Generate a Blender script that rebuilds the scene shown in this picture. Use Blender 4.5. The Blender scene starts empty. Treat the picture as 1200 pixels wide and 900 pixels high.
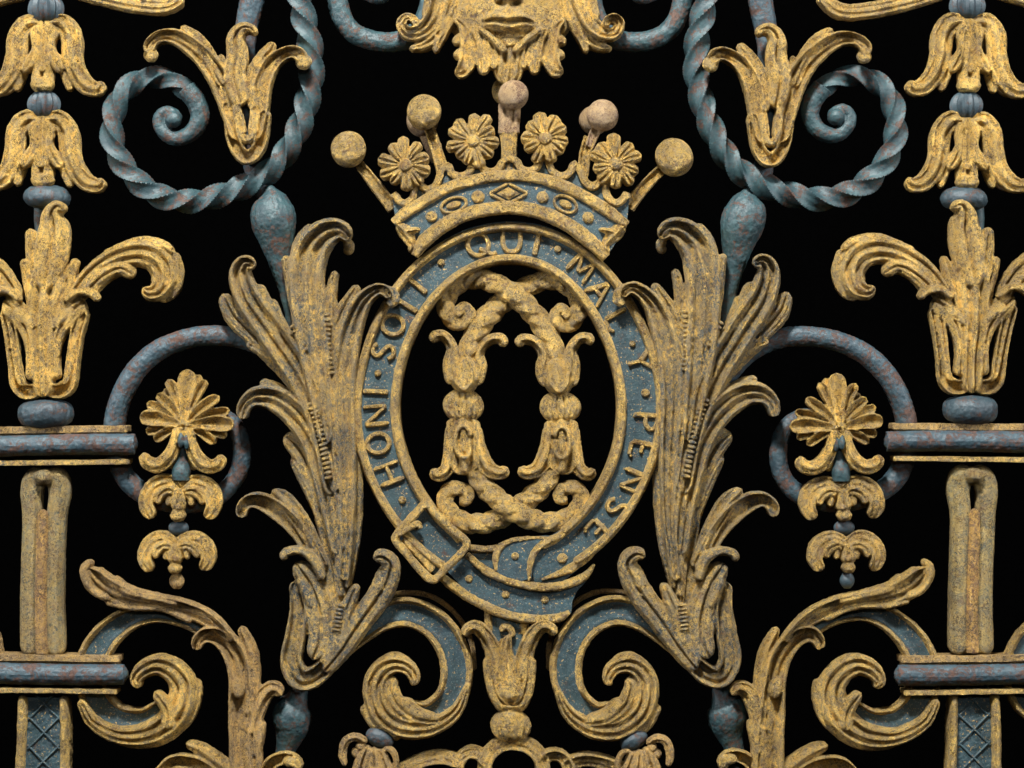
import bpy, math, random
from math import sin, cos, pi, sqrt, radians, hypot, atan2, exp
random.seed(7)
S = bpy.context.scene
C = S.collection
MM = 0.001
BASE = 0.46            # gate origin sits this far below the picture centre

# ------------------------------------------------------------------ placing
class XF:
    m = False; s = 0.0; dx = 0.0; dy = 0.0; dz = 0.0
def fx(x, y):
    if XF.m: x = XF.s - x
    return x + XF.dx, y + XF.dy
class at:
    """draw the left-hand design mirrored about s/2 and/or shifted"""
    def __init__(s_, m=False, s=0.0, dx=0.0, dy=0.0, dz=0.0): s_.v = (m, s, dx, dy, dz)
    def __enter__(s_):
        s_.o = (XF.m, XF.s, XF.dx, XF.dy, XF.dz); XF.m, XF.s, XF.dx, XF.dy, XF.dz = s_.v
    def __exit__(s_, *a): XF.m, XF.s, XF.dx, XF.dy, XF.dz = s_.o

class B:
    def __init__(s): s.v = []; s.f = []
    def P(s, x, y, z):
        x, y = fx(x, y)
        x, y = x + 1.6 * sin(y * .023 + x * .011 + .6), y + 1.5 * sin(x * .019 + y * .013 + 2)   # hand-forged, so never quite true
        s.v.append(((x - 600) * MM, -(z + XF.dz) * MM, (450 - y) * MM)); return len(s.v) - 1
    def F(s, *i):
        s.f.append(tuple(reversed(i)) if XF.m else tuple(i))

# ------------------------------------------------------------------ curves
def cr(P, t):
    n = len(P) - 1; i = min(int(t), n - 1); u = t - i
    p1 = P[i]; p2 = P[i + 1]
    p0 = P[i - 1] if i > 0 else [2 * a - b for a, b in zip(p1, p2)]
    p3 = P[i + 2] if i + 2 <= n else [2 * b - a for a, b in zip(p1, p2)]
    return [.5 * (2 * b + (c - a) * u + (2 * a - 5 * b + 4 * c - d) * u * u + (3 * b - a - 3 * c + d) * u ** 3)
            for a, b, c, d in zip(p0, p1, p2, p3)]
def sample(pts, w, step):
    P = []
    for i, p in enumerate(pts):
        ww = w[i] if isinstance(w, (list, tuple)) else w
        P.append([float(p[0]), float(p[1]), float(p[2]) if len(p) > 2 else 0.0, float(ww)])
    raw = []
    for i in range((len(P) - 1) * 14 + 1): raw.append(cr(P, i / 14))
    L = [0.0]
    for a, b in zip(raw, raw[1:]): L.append(L[-1] + hypot(a[0] - b[0], a[1] - b[1], a[2] - b[2]))
    n = max(3, int(L[-1] / step)); out = []; j = 0
    for k in range(n + 1):
        d = L[-1] * k / n
        while j < len(L) - 2 and L[j + 1] < d: j += 1
        u = (d - L[j]) / max(1e-9, L[j + 1] - L[j])
        q = [a + (b - a) * u for a, b in zip(raw[j], raw[j + 1])]
        out.append(q + [d])
    return out, L[-1]

def g(t, c, s): return exp(-((t - c) / s) ** 2)
PROF = {
 'dome': lambda t: sqrt(max(0, 1 - t * t)),
 'vein': lambda t: .95 * sqrt(max(0, 1 - t * t)) - .5 * g(t, 0, .17) ,
 'ridge': lambda t: .5 * sqrt(max(0, 1 - t * t)) + .5 * g(t, 0, .22) + .28 * g(abs(t), .8, .14),
 'rim': lambda t: .12 + .88 * g(abs(t), .8, .17) + .35 * g(t, 0, .22) if abs(t) < .98 else .1,
 'gut': lambda t: .10 + .90 * g(abs(t), .8, .16) if abs(t) < .98 else .1,
 'cup': lambda t: .25 + .75 * t * t - (.6 if abs(t) > .96 else 0),
 'flute': lambda t: .5 * sqrt(max(0, 1 - t * t)) + .25 + .25 * cos(t * 3 * pi) if abs(t) < .97 else .1,
 'flute5': lambda t: .42 * sqrt(max(0, 1 - t * t)) + .28 + .30 * cos(t * 4 * pi) if abs(t) < .97 else .1,
 'side': lambda t: .2 + .8 * g(t, .75, .25) + .45 * g(t, 0, .22) + .25 * g(t, -.75, .2) if abs(t) < .97 else .1,
 'edis': lambda t: .2 + .8 * g(t, -.75, .25) + .45 * g(t, 0, .22) + .25 * g(t, .75, .2) if abs(t) < .97 else .1,
 'lobe': lambda t: .10 + .80 * g(abs(t), .72, .22) + .55 * g(t, 0, .20) if abs(t) < .985 else .1,
 'flat': lambda t: 1.0 if abs(t) < .9 else .6,
}
HS = 1.6
def strip(b, pts, w, prof='vein', h=9, th=12, z=0, step=2.2, n=16, cap='r', cs=None):
    """a solid ribbon of shaped section following a curve; cap: r round both, s round start, e round end, n none"""
    Q, L = sample(pts, w, step)
    f = PROF[prof]; rings = []
    chase = h > 6 and prof not in ('flat', 'dome', 'cup', 'lobe', 'gut', 'flute5')
    wm = max(w) if isinstance(w, (list, tuple)) else w
    if h > 6: h *= HS
    if chase: n = max(n, int(wm * 2 / 1.25))
    N = len(Q)
    for k, (x, y, zz, ww, d) in enumerate(Q):
        a = Q[max(0, k - 1)]; c = Q[min(N - 1, k + 1)]
        tx, ty = c[0] - a[0], c[1] - a[1]; l = hypot(tx, ty) or 1; nx, ny = -ty / l, tx / l
        e = 1.0; R = cs or max(3.0, ww)
        if cap in 'rs' and d < R: e = min(e, sqrt(max(0.0, 1 - (1 - d / R) ** 2)))
        if cap in 're' and L - d < R: e = min(e, sqrt(max(0.0, 1 - (1 - (L - d) / R) ** 2)))
        e = max(e, .12); W = ww * e; ring = []
        for i in range(n + 1):
            t = -cos(pi * i / n) * .35 + (-1 + 2 * i / n) * .65
            cz = 0
            if chase and wm > 6.5 and abs(t) < .93:            # chased veins cut into the leaf
                q = (t * wm + 3.2) % 6.4 - 3.2
                cz = -2.3 * exp(-(q / .95) ** 2) * min(1, (ww / 8) ** 2) * min(1, max(0, d - 2) / 12)
            ring.append(b.P(x + nx * t * W, y + ny * t * W, z + zz + h * f(t) * (.35 + .65 * e) + cz))
        zb = z + zz - th * (.5 + .5 * e)
        ring.append(b.P(x + nx * W * .96, y + ny * W * .96, zb)); ring.append(b.P(x - nx * W * .96, y - ny * W * .96, zb))
        rings.append(ring)
    m = n + 3
    for r0, r1 in zip(rings, rings[1:]):
        for i in range(m):
            j = (i + 1) % m
            b.F(r0[i], r0[j], r1[j], r1[i])
    b.F(*reversed(rings[0])); b.F(*rings[-1])

def tube(b, pts, r, z=0, step=2.4, n=16, sec=None, pitch=0, ph0=0, zs=1.0):
    Q, L = sample(pts, r, step); N = len(Q); rings = []
    for k, (x, y, zz, rr, d) in enumerate(Q):
        a = Q[max(0, k - 1)]; c = Q[min(N - 1, k + 1)]
        tx, ty, tz = c[0] - a[0], c[1] - a[1], c[2] - a[2]; l = sqrt(tx * tx + ty * ty + tz * tz) or 1
        tx, ty, tz = tx / l, ty / l, tz / l
        hl = hypot(tx, ty) or 1e-6; nx, ny = -ty / hl, tx / hl
        # second normal = t x n
        bx, by, bz = -tz * ny * 1.0, tz * nx, tx * ny - ty * nx
        ring = []; tw = ph0 + (2 * pi * d / pitch if pitch else 0)
        for i in range(n):
            a_ = 2 * pi * i / n
            q = sec(a_ + tw, k / (N - 1)) if sec else 1.0
            u, v = cos(a_) * rr * q, sin(a_) * rr * q * zs
            ring.append(b.P(x + nx * u + bx * v, y + ny * u + by * v, z + zz + bz * v))
        rings.append(ring)
    for r0, r1 in zip(rings, rings[1:]):
        for i in range(n):
            j = (i + 1) % n; b.F(r0[j], r0[i], r1[i], r1[j])
    b.F(*rings[0]); b.F(*reversed(rings[-1]))

def square(a, u=0):
    c = max(abs(cos(a)), abs(sin(a))); q = min(1.0, (1 / c - 1) / .4142)
    return min(.76 + .46 * q ** 1.4, 1.16)
def rope3(a, u=0): return .80 + .24 * abs(cos(1.5 * a)) ** .7
def melon(a, u=0): return 1 + .10 * abs(cos(4 * a)) - .05

def ball(b, x, y, rx, ry=None, z=0, rz=None, rib=0, ang=0, n=28, m=18):
    ry = ry or rx; rz = rz or min(rx, ry); rows = []; ca, sa = cos(ang), sin(ang)
    for j in range(1, m):
        th = pi * j / m; row = []
        for i in range(n):
            ph = 2 * pi * i / n; q = 1 + (.17 * abs(cos(rib * ph / 2)) ** .6 - .10 if rib else 0)
            u, v, w = rx * sin(th) * cos(ph) * q, ry * cos(th), rz * sin(th) * sin(ph) * q
            row.append(b.P(x + u * ca - v * sa, y + u * sa + v * ca, z + w))
        rows.append(row)
    t = b.P(x - ry * -sa * -1 * -1 if 0 else x - ry * sa, y + ry * ca, z); u_ = b.P(x + ry * sa, y - ry * ca, z)
    for r0, r1 in zip(rows, rows[1:]):
        for i in range(n):
            j = (i + 1) % n; b.F(r0[i], r0[j], r1[j], r1[i])
    for i in range(n):
        j = (i + 1) % n; b.F(t, rows[0][j], rows[0][i]); b.F(u_, rows[-1][i], rows[-1][j])

def poly(b, pts, z0, z1):
    """flat plate with thickness"""
    n = len(pts); a = [b.P(x, y, z1) for x, y in pts]; c = [b.P(x, y, z0) for x, y in pts]
    ar = sum(pts[i][0] * pts[(i + 1) % n][1] - pts[(i + 1) % n][0] * pts[i][1] for i in range(n))
    if ar > 0: a.reverse(); c.reverse()
    b.F(*a); b.F(*reversed(c))
    for i in range(n):
        j = (i + 1) % n; b.F(a[j], a[i], c[i], c[j])

# ------------------------------------------------------------------ materials
def nt(name):
    m = bpy.data.materials.new(name); m.use_nodes = True; t = m.node_tree
    return m, t, t.nodes, t.links, t.nodes['Principled BSDF']
def noise(N, Lk, co, scale, det=4, rough=.6, dist=0, off=0):
    n = N.new('ShaderNodeTexNoise'); n.inputs['Scale'].default_value = scale; n.inputs['Detail'].default_value = det
    n.inputs['Roughness'].default_value = rough; n.inputs['Distortion'].default_value = dist
    if off:
        mp = N.new('ShaderNodeMapping'); mp.inputs['Location'].default_value = (off, off * .7, off * 1.3)
        Lk.new(co, mp.inputs['Vector']); co = mp.outputs['Vector']
    Lk.new(co, n.inputs['Vector']); return n.outputs['Fac']
def ramp(N, Lk, v, a, b):
    r = N.new('ShaderNodeMapRange'); r.interpolation_type = 'SMOOTHSTEP'
    r.inputs['From Min'].default_value = a; r.inputs['From Max'].default_value = b
    Lk.new(v, r.inputs['Value']); return r.outputs['Result']
def mix(N, Lk, f, a, b):
    m = N.new('ShaderNodeMix'); m.data_type = 'RGBA'
    if isinstance(f, (int, float)): m.inputs[0].default_value = f
    else: Lk.new(f, m.inputs[0])
    for k, v in ((6, a), (7, b)):
        if isinstance(v, tuple): m.inputs[k].default_value = (*v, 1)
        else: Lk.new(v, m.inputs[k])
    return m.outputs[2]
def mul(N, Lk, a, b, op='MULTIPLY'):
    m = N.new('ShaderNodeMath'); m.operation = op
    for k, v in ((0, a), (1, b)):
        if isinstance(v, (int, float)): m.inputs[k].default_value = v
        else: Lk.new(v, m.inputs[k])
    return m.outputs[0]

def gilt(name, bright=(.80, .545, .165), pale=(.36, .255, .105), dark=(.050, .032, .020), under=(.040, .065, .085),
         wear=.6, blue=.44, gold=.49, metal=.85):
    m, t, N, K, bs = nt(name)
    co = N.new('ShaderNodeTexCoord').outputs['Object']
    big = ramp(N, K, noise(N, K, co, 28, 3, .6), .38, .62)
    mid = ramp(N, K, noise(N, K, co, 130, 8, .82, .6, 3), gold - .045, gold + .045)
    c = mix(N, K, mid, pale, bright)
    c = mix(N, K, mul(N, K, big, .45), c, (.26, .165, .065))
    fine = noise(N, K, co, 420, 8, .86, .8, 7)
    heavy = N.new('ShaderNodeMapRange'); K.new(noise(N, K, co, 42, 4, .7, .4, 61), heavy.inputs['Value'])        # grime lies in drifts
    heavy.inputs['From Min'].default_value = .38; heavy.inputs['From Max'].default_value = .60; heavy.inputs['To Min'].default_value = -.045; heavy.inputs['To Max'].default_value = .030
    c = mix(N, K, mul(N, K, ramp(N, K, mul(N, K, fine, heavy.outputs['Result'], 'ADD'), .515, .560), .92), c, dark)                       # brown pits and grime
    bl = mul(N, K, ramp(N, K, noise(N, K, co, 230, 7, .84, .6, 13), 1 - blue - .02, 1 - blue + .06),
             ramp(N, K, noise(N, K, co, 22, 3, .6, 0, 21), .36, .60))
    c = mix(N, K, bl, c, under)                                              # blue ground showing through
    rs = mul(N, K, ramp(N, K, noise(N, K, co, 75, 6, .75, .8, 31), .56, .63), wear)
    c = mix(N, K, rs, c, (.13, .06, .035))                                   # red-brown bole
    hl = ramp(N, K, noise(N, K, co, 360, 5, .85, 0, 41), .57, .64)
    c = mix(N, K, mul(N, K, hl, .55), c, (.62, .50, .30))                     # pale flecks
    K.new(c, bs.inputs['Base Color'])
    K.new(mul(N, K, mid, metal), bs.inputs['Metallic'])
    r = N.new('ShaderNodeMapRange'); K.new(fine, r.inputs['Value']); r.inputs['From Min'].default_value = .3; r.inputs['From Max'].default_value = .7
    r.inputs['To Min'].default_value = .24; r.inputs['To Max'].default_value = .60
    K.new(r.outputs['Result'], bs.inputs['Roughness'])
    hgt = mul(N, K, mul(N, K, noise(N, K, co, 240, 7, .80, .3, 51), 1.0), mul(N, K, noise(N, K, co, 800, 4, .75), .8), 'ADD')
    bp = N.new('ShaderNodeBump'); bp.inputs['Strength'].default_value = 1.0; bp.inputs['Distance'].default_value = .0042
    K.new(hgt, bp.inputs['Height']); K.new(bp.outputs['Normal'], bs.inputs['Normal'])
    return m

def paint(name, a=(.014, .036, .043), b2=(.028, .066, .073), rust=(.088, .036, .018), amt=.5, rscale=55, fleck=.66, rough=.52, bump=.3, gold=0):
    m, t, N, K, bs = nt(name)
    co = N.new('ShaderNodeTexCoord').outputs['Object']
    c = mix(N, K, ramp(N, K, noise(N, K, co, 60, 5, .65), .35, .65), a, b2)
    c = mix(N, K, mul(N, K, ramp(N, K, noise(N, K, co, 300, 7, .82, 0, 5), .5, .6), .65), c, (.022, .036, .046))
    rs = noise(N, K, co, rscale, 10, .86, .5, 11)
    rf = ramp(N, K, rs, 1 - amt, 1 - amt + .035)
    rc = mix(N, K, ramp(N, K, noise(N, K, co, 240, 4, .7), .4, .6), rust, (rust[0] * .45, rust[1] * .5, rust[2] * .6))
    c = mix(N, K, mul(N, K, rf, .85), c, rc)
    fl = ramp(N, K, noise(N, K, co, 480, 5, .85, 0, 17), fleck - .06, fleck)
    c = mix(N, K, mul(N, K, fl, .6), c, (.17, .22, .22))
    if gold:
        gf = ramp(N, K, noise(N, K, co, 330, 5, .75, .2, 23), 1 - gold, 1 - gold + .05)
        c = mix(N, K, gf, c, (.45, .29, .10))
    K.new(c, bs.inputs['Base Color'])
    r = N.new('ShaderNodeMapRange'); K.new(rf, r.inputs['Value']); r.inputs['To Min'].default_value = rough; r.inputs['To Max'].default_value = .8
    K.new(r.outputs['Result'], bs.inputs['Roughness'])
    hgt = mul(N, K, mul(N, K, noise(N, K, co, 200, 6, .72, .2, 51), 1.0), mul(N, K, rf, -.22), 'ADD')
    bp = N.new('ShaderNodeBump'); bp.inputs['Strength'].default_value = bump; bp.inputs['Distance'].default_value = .0032
    K.new(hgt, bp.inputs['Height']); K.new(bp.outputs['Normal'], bs.inputs['Normal'])
    return m

G = gilt('gilded_iron')
GB = gilt('gilded_iron_blue_worn', blue=.505, gold=.51, pale=(.33, .25, .12))
GBR = gilt('bright_gilding', blue=.42, gold=.475, bright=(.88, .60, .175))
GD2 = gilt('rust_brown_gilding', bright=(.66, .40, .12), pale=(.26, .14, .06), blue=.3, wear=.9, metal=.6)
GD = gilt('dull_ochre_gilding', bright=(.66, .43, .15), pale=(.33, .22, .10), blue=.42, metal=.6)
GR = gilt('bare_pinkish_gilding', bright=(.52, .36, .19), pale=(.36, .25, .15), dark=(.12, .05, .035), blue=.3, wear=.8, metal=.1)
GP = gilt('thin_gilding_over_paint', bright=(.50, .36, .13), pale=(.27, .23, .12), under=(.04, .065, .065), blue=.47, wear=.5, metal=.45)
BL = paint('blue_paint_on_rod', amt=.48)
BR = paint('blue_paint_rust_streaked', a=(.018, .038, .052), b2=(.036, .068, .085), amt=.50, rscale=60)
BS = paint('teal_strap_paint', a=(.013, .034, .044), b2=(.026, .060, .072), amt=.42, fleck=.62, gold=.405, bump=.45)
BD = paint('blue_grey_paint', a=(.018, .032, .042), b2=(.032, .056, .068), amt=.46, rscale=70)

# ------------------------------------------------------------------ objects
TX = {}
for nm, sz, dp in (('hammered', .020, 2), ('pitted', .0045, 3)):
    t = bpy.data.textures.new(nm, 'CLOUDS'); t.noise_scale = sz; t.noise_depth = dp; TX[nm] = t
gate = bpy.data.objects.new('wrought_iron_gate', None); C.objects.link(gate)
gate.location = (0, 0, -BASE)
gate['label'] = 'ornate wrought iron gate panel with gilded leaves, crown and lettered garter over blue scrolls'
gate['category'] = 'gate'

def part(name, parent, mat, *draw, vox=1.15, label=None, rough=1.0, flat=False):
    b = B()
    for d in draw: d(b)
    me = bpy.data.meshes.new(name); me.from_pydata(b.v, [], b.f); me.materials.append(mat)
    me.polygons.foreach_set('use_smooth', [True] * len(me.polygons)); me.update()
    o = bpy.data.objects.new(name, me); C.objects.link(o); o.parent = parent
    if parent is gate: o.location = (0, 0, BASE)
    if label: o['label'] = label
    if vox:
        r = o.modifiers.new('fuse', 'REMESH'); r.mode = 'VOXEL'; r.voxel_size = vox * MM; r.use_smooth_shade = True
    else: me.set_sharp_from_angle(angle=radians(50))
    if rough:
        for nm, st in (('hammered', .0017), ('pitted', .0015)):
            if nm == 'pitted' and not vox: continue
            d = o.modifiers.new(nm, 'DISPLACE'); d.texture = TX[nm]; d.texture_coords = 'LOCAL'
            d.strength = st * rough; d.mid_level = .5
    return o
def channel(name, parent, pts, w, z=0, h=7, th=14, cap='n', blue=BS, gold=G, label=None):
    o = part(name, parent, gold, lambda b: strip(b, pts, w, 'gut', h, th, z, cap=cap), label=label)
    ww = [a * .62 for a in w] if isinstance(w, (list, tuple)) else w * .62
    part('painted_channel', o, blue, lambda b: strip(b, pts, ww, 'cup', 2.5, 3, z + 1.2, cap=cap, n=8), vox=0)
    return o
def lobes(rows):
    def d(b):
        for r in rows:
            strip(b, r[0], r[1], *(r[2:]))
    return d
def mirrored(rows, ax):
    out = []
    for r in rows:
        out.append(([(2 * ax - p[0], *p[1:]) for p in r[0]], *r[1:]))
    return out
def beads(p0, p1, n, w, z, bend=0):
    def d(b):
        L = hypot(p1[0] - p0[0], p1[1] - p0[1]); ux, uy = (p1[0] - p0[0]) / L, (p1[1] - p0[1]) / L
        for i in range(n):
            u = i / (n - 1); k = bend * 4 * u * (1 - u)
            x = p0[0] + (p1[0] - p0[0]) * u - uy * k; y = p0[1] + (p1[1] - p0[1]) * u + ux * k
            ball(b, x, y, w, L / n * .46, z, 3.4, ang=atan2(uy, ux) - pi / 2, n=12, m=8)
    return d

# ================================================================== THE GATE
SIDES = ((False, 0, 'left'), (True, 1197, 'right'))

# ---- column of bellflowers, calyx, collars, bars, panels -------------------
def bell(cx, y0, sc, parent, lab, seed=0):
    X = lambda pts: [(cx + (x - 50) * sc, y0 + (y - 20) * sc, *r) for x, y, *r in pts]
    R = [([(54, 27), (70, 27), (81, 42), (83, 62), (89, 84), (102, 101), (116, 104), (121, 96, 4)], [8, 12, 13, 12.5, 12, 11, 9, 5], 'ridge', 8, 10, 6),
         ([(56, 30), (61, 42), (60, 58), (65, 73), (73, 86)], [7, 5, 4, 8, 4.5], 'vein', 8, 9, 9),
         ([(77, 62), (77, 85), (82, 108)], [10, 8, 3.5], 'vein', 6, 9, 4)]
    R = [(X(r[0]), [w * sc for w in r[1]], *r[2:]) for r in R]
    M = mirrored(R, cx)
    Cc = [(X([(50, 22), (50, 45), (50, 70), (50, 90), (50, 104)]), [13 * sc, 11 * sc, 11 * sc, 14 * sc, 17 * sc], 'vein', 7, 9, 7),
          (X([(36, 100), (64, 100)]), [9 * sc, 9 * sc], 'dome', 9, 9, 8)]
    o = part('bellflower', parent, GBR, lobes(R + M + Cc), label=lab)
    part('seed_knob', o, G, lambda b: ball(b, cx, y0 + 62 * sc, 4 * sc, z=17), vox=0)
    part('iron_backing', o, GD, lobes([([*X([(58, 30), (80, 40), (84, 70), (96, 98), (114, 106)])], [6, 10, 9, 8, 5], 'dome', 3, 4, -22),
         ([*X([(42, 30), (20, 40), (16, 70), (4, 98), (-14, 106)])], [6, 10, 9, 8, 5], 'dome', 3, 4, -22)]), vox=0)
    return o

def arm_rows():
    return [([(84, 352), (106, 322), (130, 304), (158, 296), (182, 302), (194, 320, 2), (190, 338, 5), (178, 344, 7), (169, 338, 8)], [10, 13, 14, 16, 17, 17, 14, 10, 5], 'flute', 10, 12, 6),
            ([(120, 298), (160, 283), (188, 287), (204, 297)], [6, 7, 7, 4], 'ridge', 7, 10, 8),
            ([(206, 296), (210, 320), (203, 342), (186, 352)], [3, 6, 8, 6], 'dome', 6, 9, 6),
            ([(100, 343), (122, 322), (142, 314), (159, 323, 4)], [11, 10, 9, 7], 'vein', 9, 10, 10),
            ([(117, 353), (111, 344), (94, 341), (78, 352)], [5, 5.5, 5, 4], 'dome', 7, 8, 17),
            ([(100, 352), (84, 366), (71, 388), (66, 415), (65, 445)], [13, 13, 9, 6, 9], 'vein', 9, 10, 9),
            ([(88, 362), (72, 372), (62, 384)], [7, 7, 4], 'dome', 6, 8, 18),
            ([(98, 360), (91, 392), (86, 425), (82, 449), (71, 458), (54, 456)], [9, 8.5, 8, 9, 10, 8], 'gut', 8, 10, 6),
            ([(96, 368), (90, 395), (85, 425), (80, 445), (70, 450)], [3, 3, 3, 3, 3], 'dome', 5, 6, 10)]
def calyx_rows():
    return [([(52, 465), (52, 420), (50, 380), (52, 340), (55, 305)], [13, 13, 18, 22, 18], 'flute', 10, 12, 10),
            ([(52, 340), (58, 300), (63, 270, 3), (62, 253, 6), (68, 243, 8), (78, 247, 6)], [12, 21, 19, 13, 8, 5], 'vein', 11, 12, 13),
            ([(45, 345), (38, 300), (34, 268)], [10, 10, 6], 'vein', 8, 10, 9),
            ([(46, 385), (36, 340), (25, 303)], [8, 9, 5], 'vein', 8, 10, 8),
            ([(60, 385), (76, 335), (88, 301)], [8, 9, 4.5], 'vein', 8, 10, 8)]

for m, s, side in SIDES:
    F = (lambda x: s - x) if m else (lambda x: x)
    pre = side
    with at(m, 1185, 0, 0):
        bell(50, 20, 1.0, gate, f'upper gilded bellflower hanging in the {side} column')
        bell(50, 134, .97, gate, f'lower gilded bellflower of the {side} column above a round collar')
        if not m:
            part('melon_knob', gate, BD, lambda b: ball(b, 51, 9, 20, 19, rib=14, z=4), vox=0, label=f'ribbed blue knob at the top edge of the {side} column')
        else:
            part('melon_knob', gate, BD, lambda b: ball(b, 51, 7, 20, 17, rib=14, z=4), vox=0, label=f'ribbed blue knob at the top edge of the {side} column')
        part('melon_knob', gate, BD, lambda b: ball(b, 51, 123, 19, 17, rib=14, z=4), vox=0, label=f'ribbed blue knob between the two bellflowers of the {side} column')
        part('collar', gate, BD, lambda b: tube(b, [(53, 217), (53, 221), (53, 228), (53, 235), (53, 241), (53, 244)], [12, 22, 27, 27, 22, 12]), label=f'rounded blue collar below the bellflowers of the {side} column')
    with at(m, 1192, 0, -3 if m else 0):
        c = part('calyx_leaf', gate, GBR if not m else G, lobes(calyx_rows() + arm_rows() + mirrored(arm_rows(), 52)), label=f'large gilded calyx with two outcurling arms in the {side} column')
        part('column_shaft', c, BL, lambda b: tube(b, [(44, 236), (44, 262), (50, 300)], [8, 8, 8], z=-6), vox=0)
        part('collar', gate, BD, lambda b: tube(b, [(52, 468), (52, 472), (52, 479), (52, 489), (52, 497), (52, 502)], [14, 27, 32, 32, 27, 14]), label=f'flattened blue collar between the calyx and upper bar at {side}')

def bar(m, s, y, xg, xb, xl, lab):
    """crossbar: gilded fillet on top, blue half-round roll, thin gilded fillet below"""
    with at(m, s):
        o = part('crossbar', gate, BR, lambda b: tube(b, [(-60, y + 21), (0, y + 21), (xb - 16, y + 21), (xb - 7, y + 21), (xb - 3, y + 21), (xb, y + 21)], [12.5, 12.5, 12.5, 11.5, 9, 4], z=14), label=lab)
        def fil(b):
            for (x1, ya, yb, z0, z1) in ((xg, y - 1, y + 7, -22, 15), (xg - 3, y + 6, y + 13, -22, 11)):
                poly(b, [(-60, ya), (x1, ya), (x1, yb), (-60, yb)], z0, z1)
        part('upper_fillet', o, GD, fil, rough=.8)
        part('lower_fillet', o, G, lambda b: poly(b, [(-60, y + 38), (xl, y + 38), (xl, y + 44), (-60, y + 44)], -14, 20), rough=.8)
        part('bar_core', o, BD, lambda b: poly(b, [(-60, y + 12), (xb - 18, y + 12), (xb - 18, y + 39), (-60, y + 39)], -22, -10), vox=0)
bar(False, 0, 501, 148, 160, 151, 'upper crossbar at the left edge')
bar(False, 0, 768, 139, 149, 137, 'lower crossbar at the left edge')
bar(True, 1197, 497, 150, 160, 150, 'upper crossbar at the right edge')
bar(True, 1197, 769, 140, 148, 138, 'lower crossbar at the right edge')

for m, s, dy in ((False, 0, 0), (True, 1190, -2)):
    side = 'right' if m else 'left'
    with at(m, s, 0, dy):
        def fl(b):
            strip(b, [(34, 769), (35, 700), (35, 640), (35, 605), (34, 578), (39, 562), (52, 557)], [11.5, 11.5, 11.5, 12, 13.5, 14, 12], 'dome', 7, 14, 3, cap='r')
            strip(b, [(64, 769), (64, 700), (64, 640), (64, 605), (67, 578), (62, 562), (50, 557)], [11.5, 11.5, 11.5, 12, 13.5, 14, 12], 'dome', 7, 14, 3, cap='r')
            strip(b, [(49, 767), (49, 700), (49, 620), (49, 604)], [17, 16, 15, 12], 'flat', 5, 14, 4, cap='n')
            strip(b, [(38, 560), (62, 560)], [10, 10], 'dome', 14, 14, 3)
        o = part('baluster', gate, GP, fl, rough=.5, label=f'tall fluted baluster between the crossbars at {side}')
        part('centre_rib', o, GD2, lambda b: strip(b, [(49, 766), (49, 700), (49, 640), (49, 608), (50, 598)], [7.5, 7.5, 7.5, 7, 4], 'dome', 6, 6, 9.5, cap='e'))
        o = part('diamond_panel', gate, BS, lambda b: poly(b, [(25, 817), (72, 817), (75, 960), (20, 960)], -12, 4), label=f'blue panel with diamond lattice under the lower crossbar at {side}')
        def rails(b):
            strip(b, [(25, 814), (23, 860), (20, 960)], [5.5, 6, 6], 'dome', 8, 20, 3, cap='s')
            strip(b, [(72, 814), (74, 860), (77, 960)], [5.5, 6, 6], 'dome', 8, 20, 3, cap='s')
        part('gilded_rail', o, G, rails)
        def lat(b):
            for k in range(6):
                y = 805 + k * 34
                strip(b, [(30, y), (68, y + 38)], 1.6, 'dome', 2.4, 2, 4, cap='n', n=6)
                strip(b, [(68, y), (30, y + 38)], 1.6, 'dome', 2.4, 2, 4, cap='n', n=6)
        part('lattice_moulding', o, BS, lat, vox=0, rough=.5)

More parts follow.
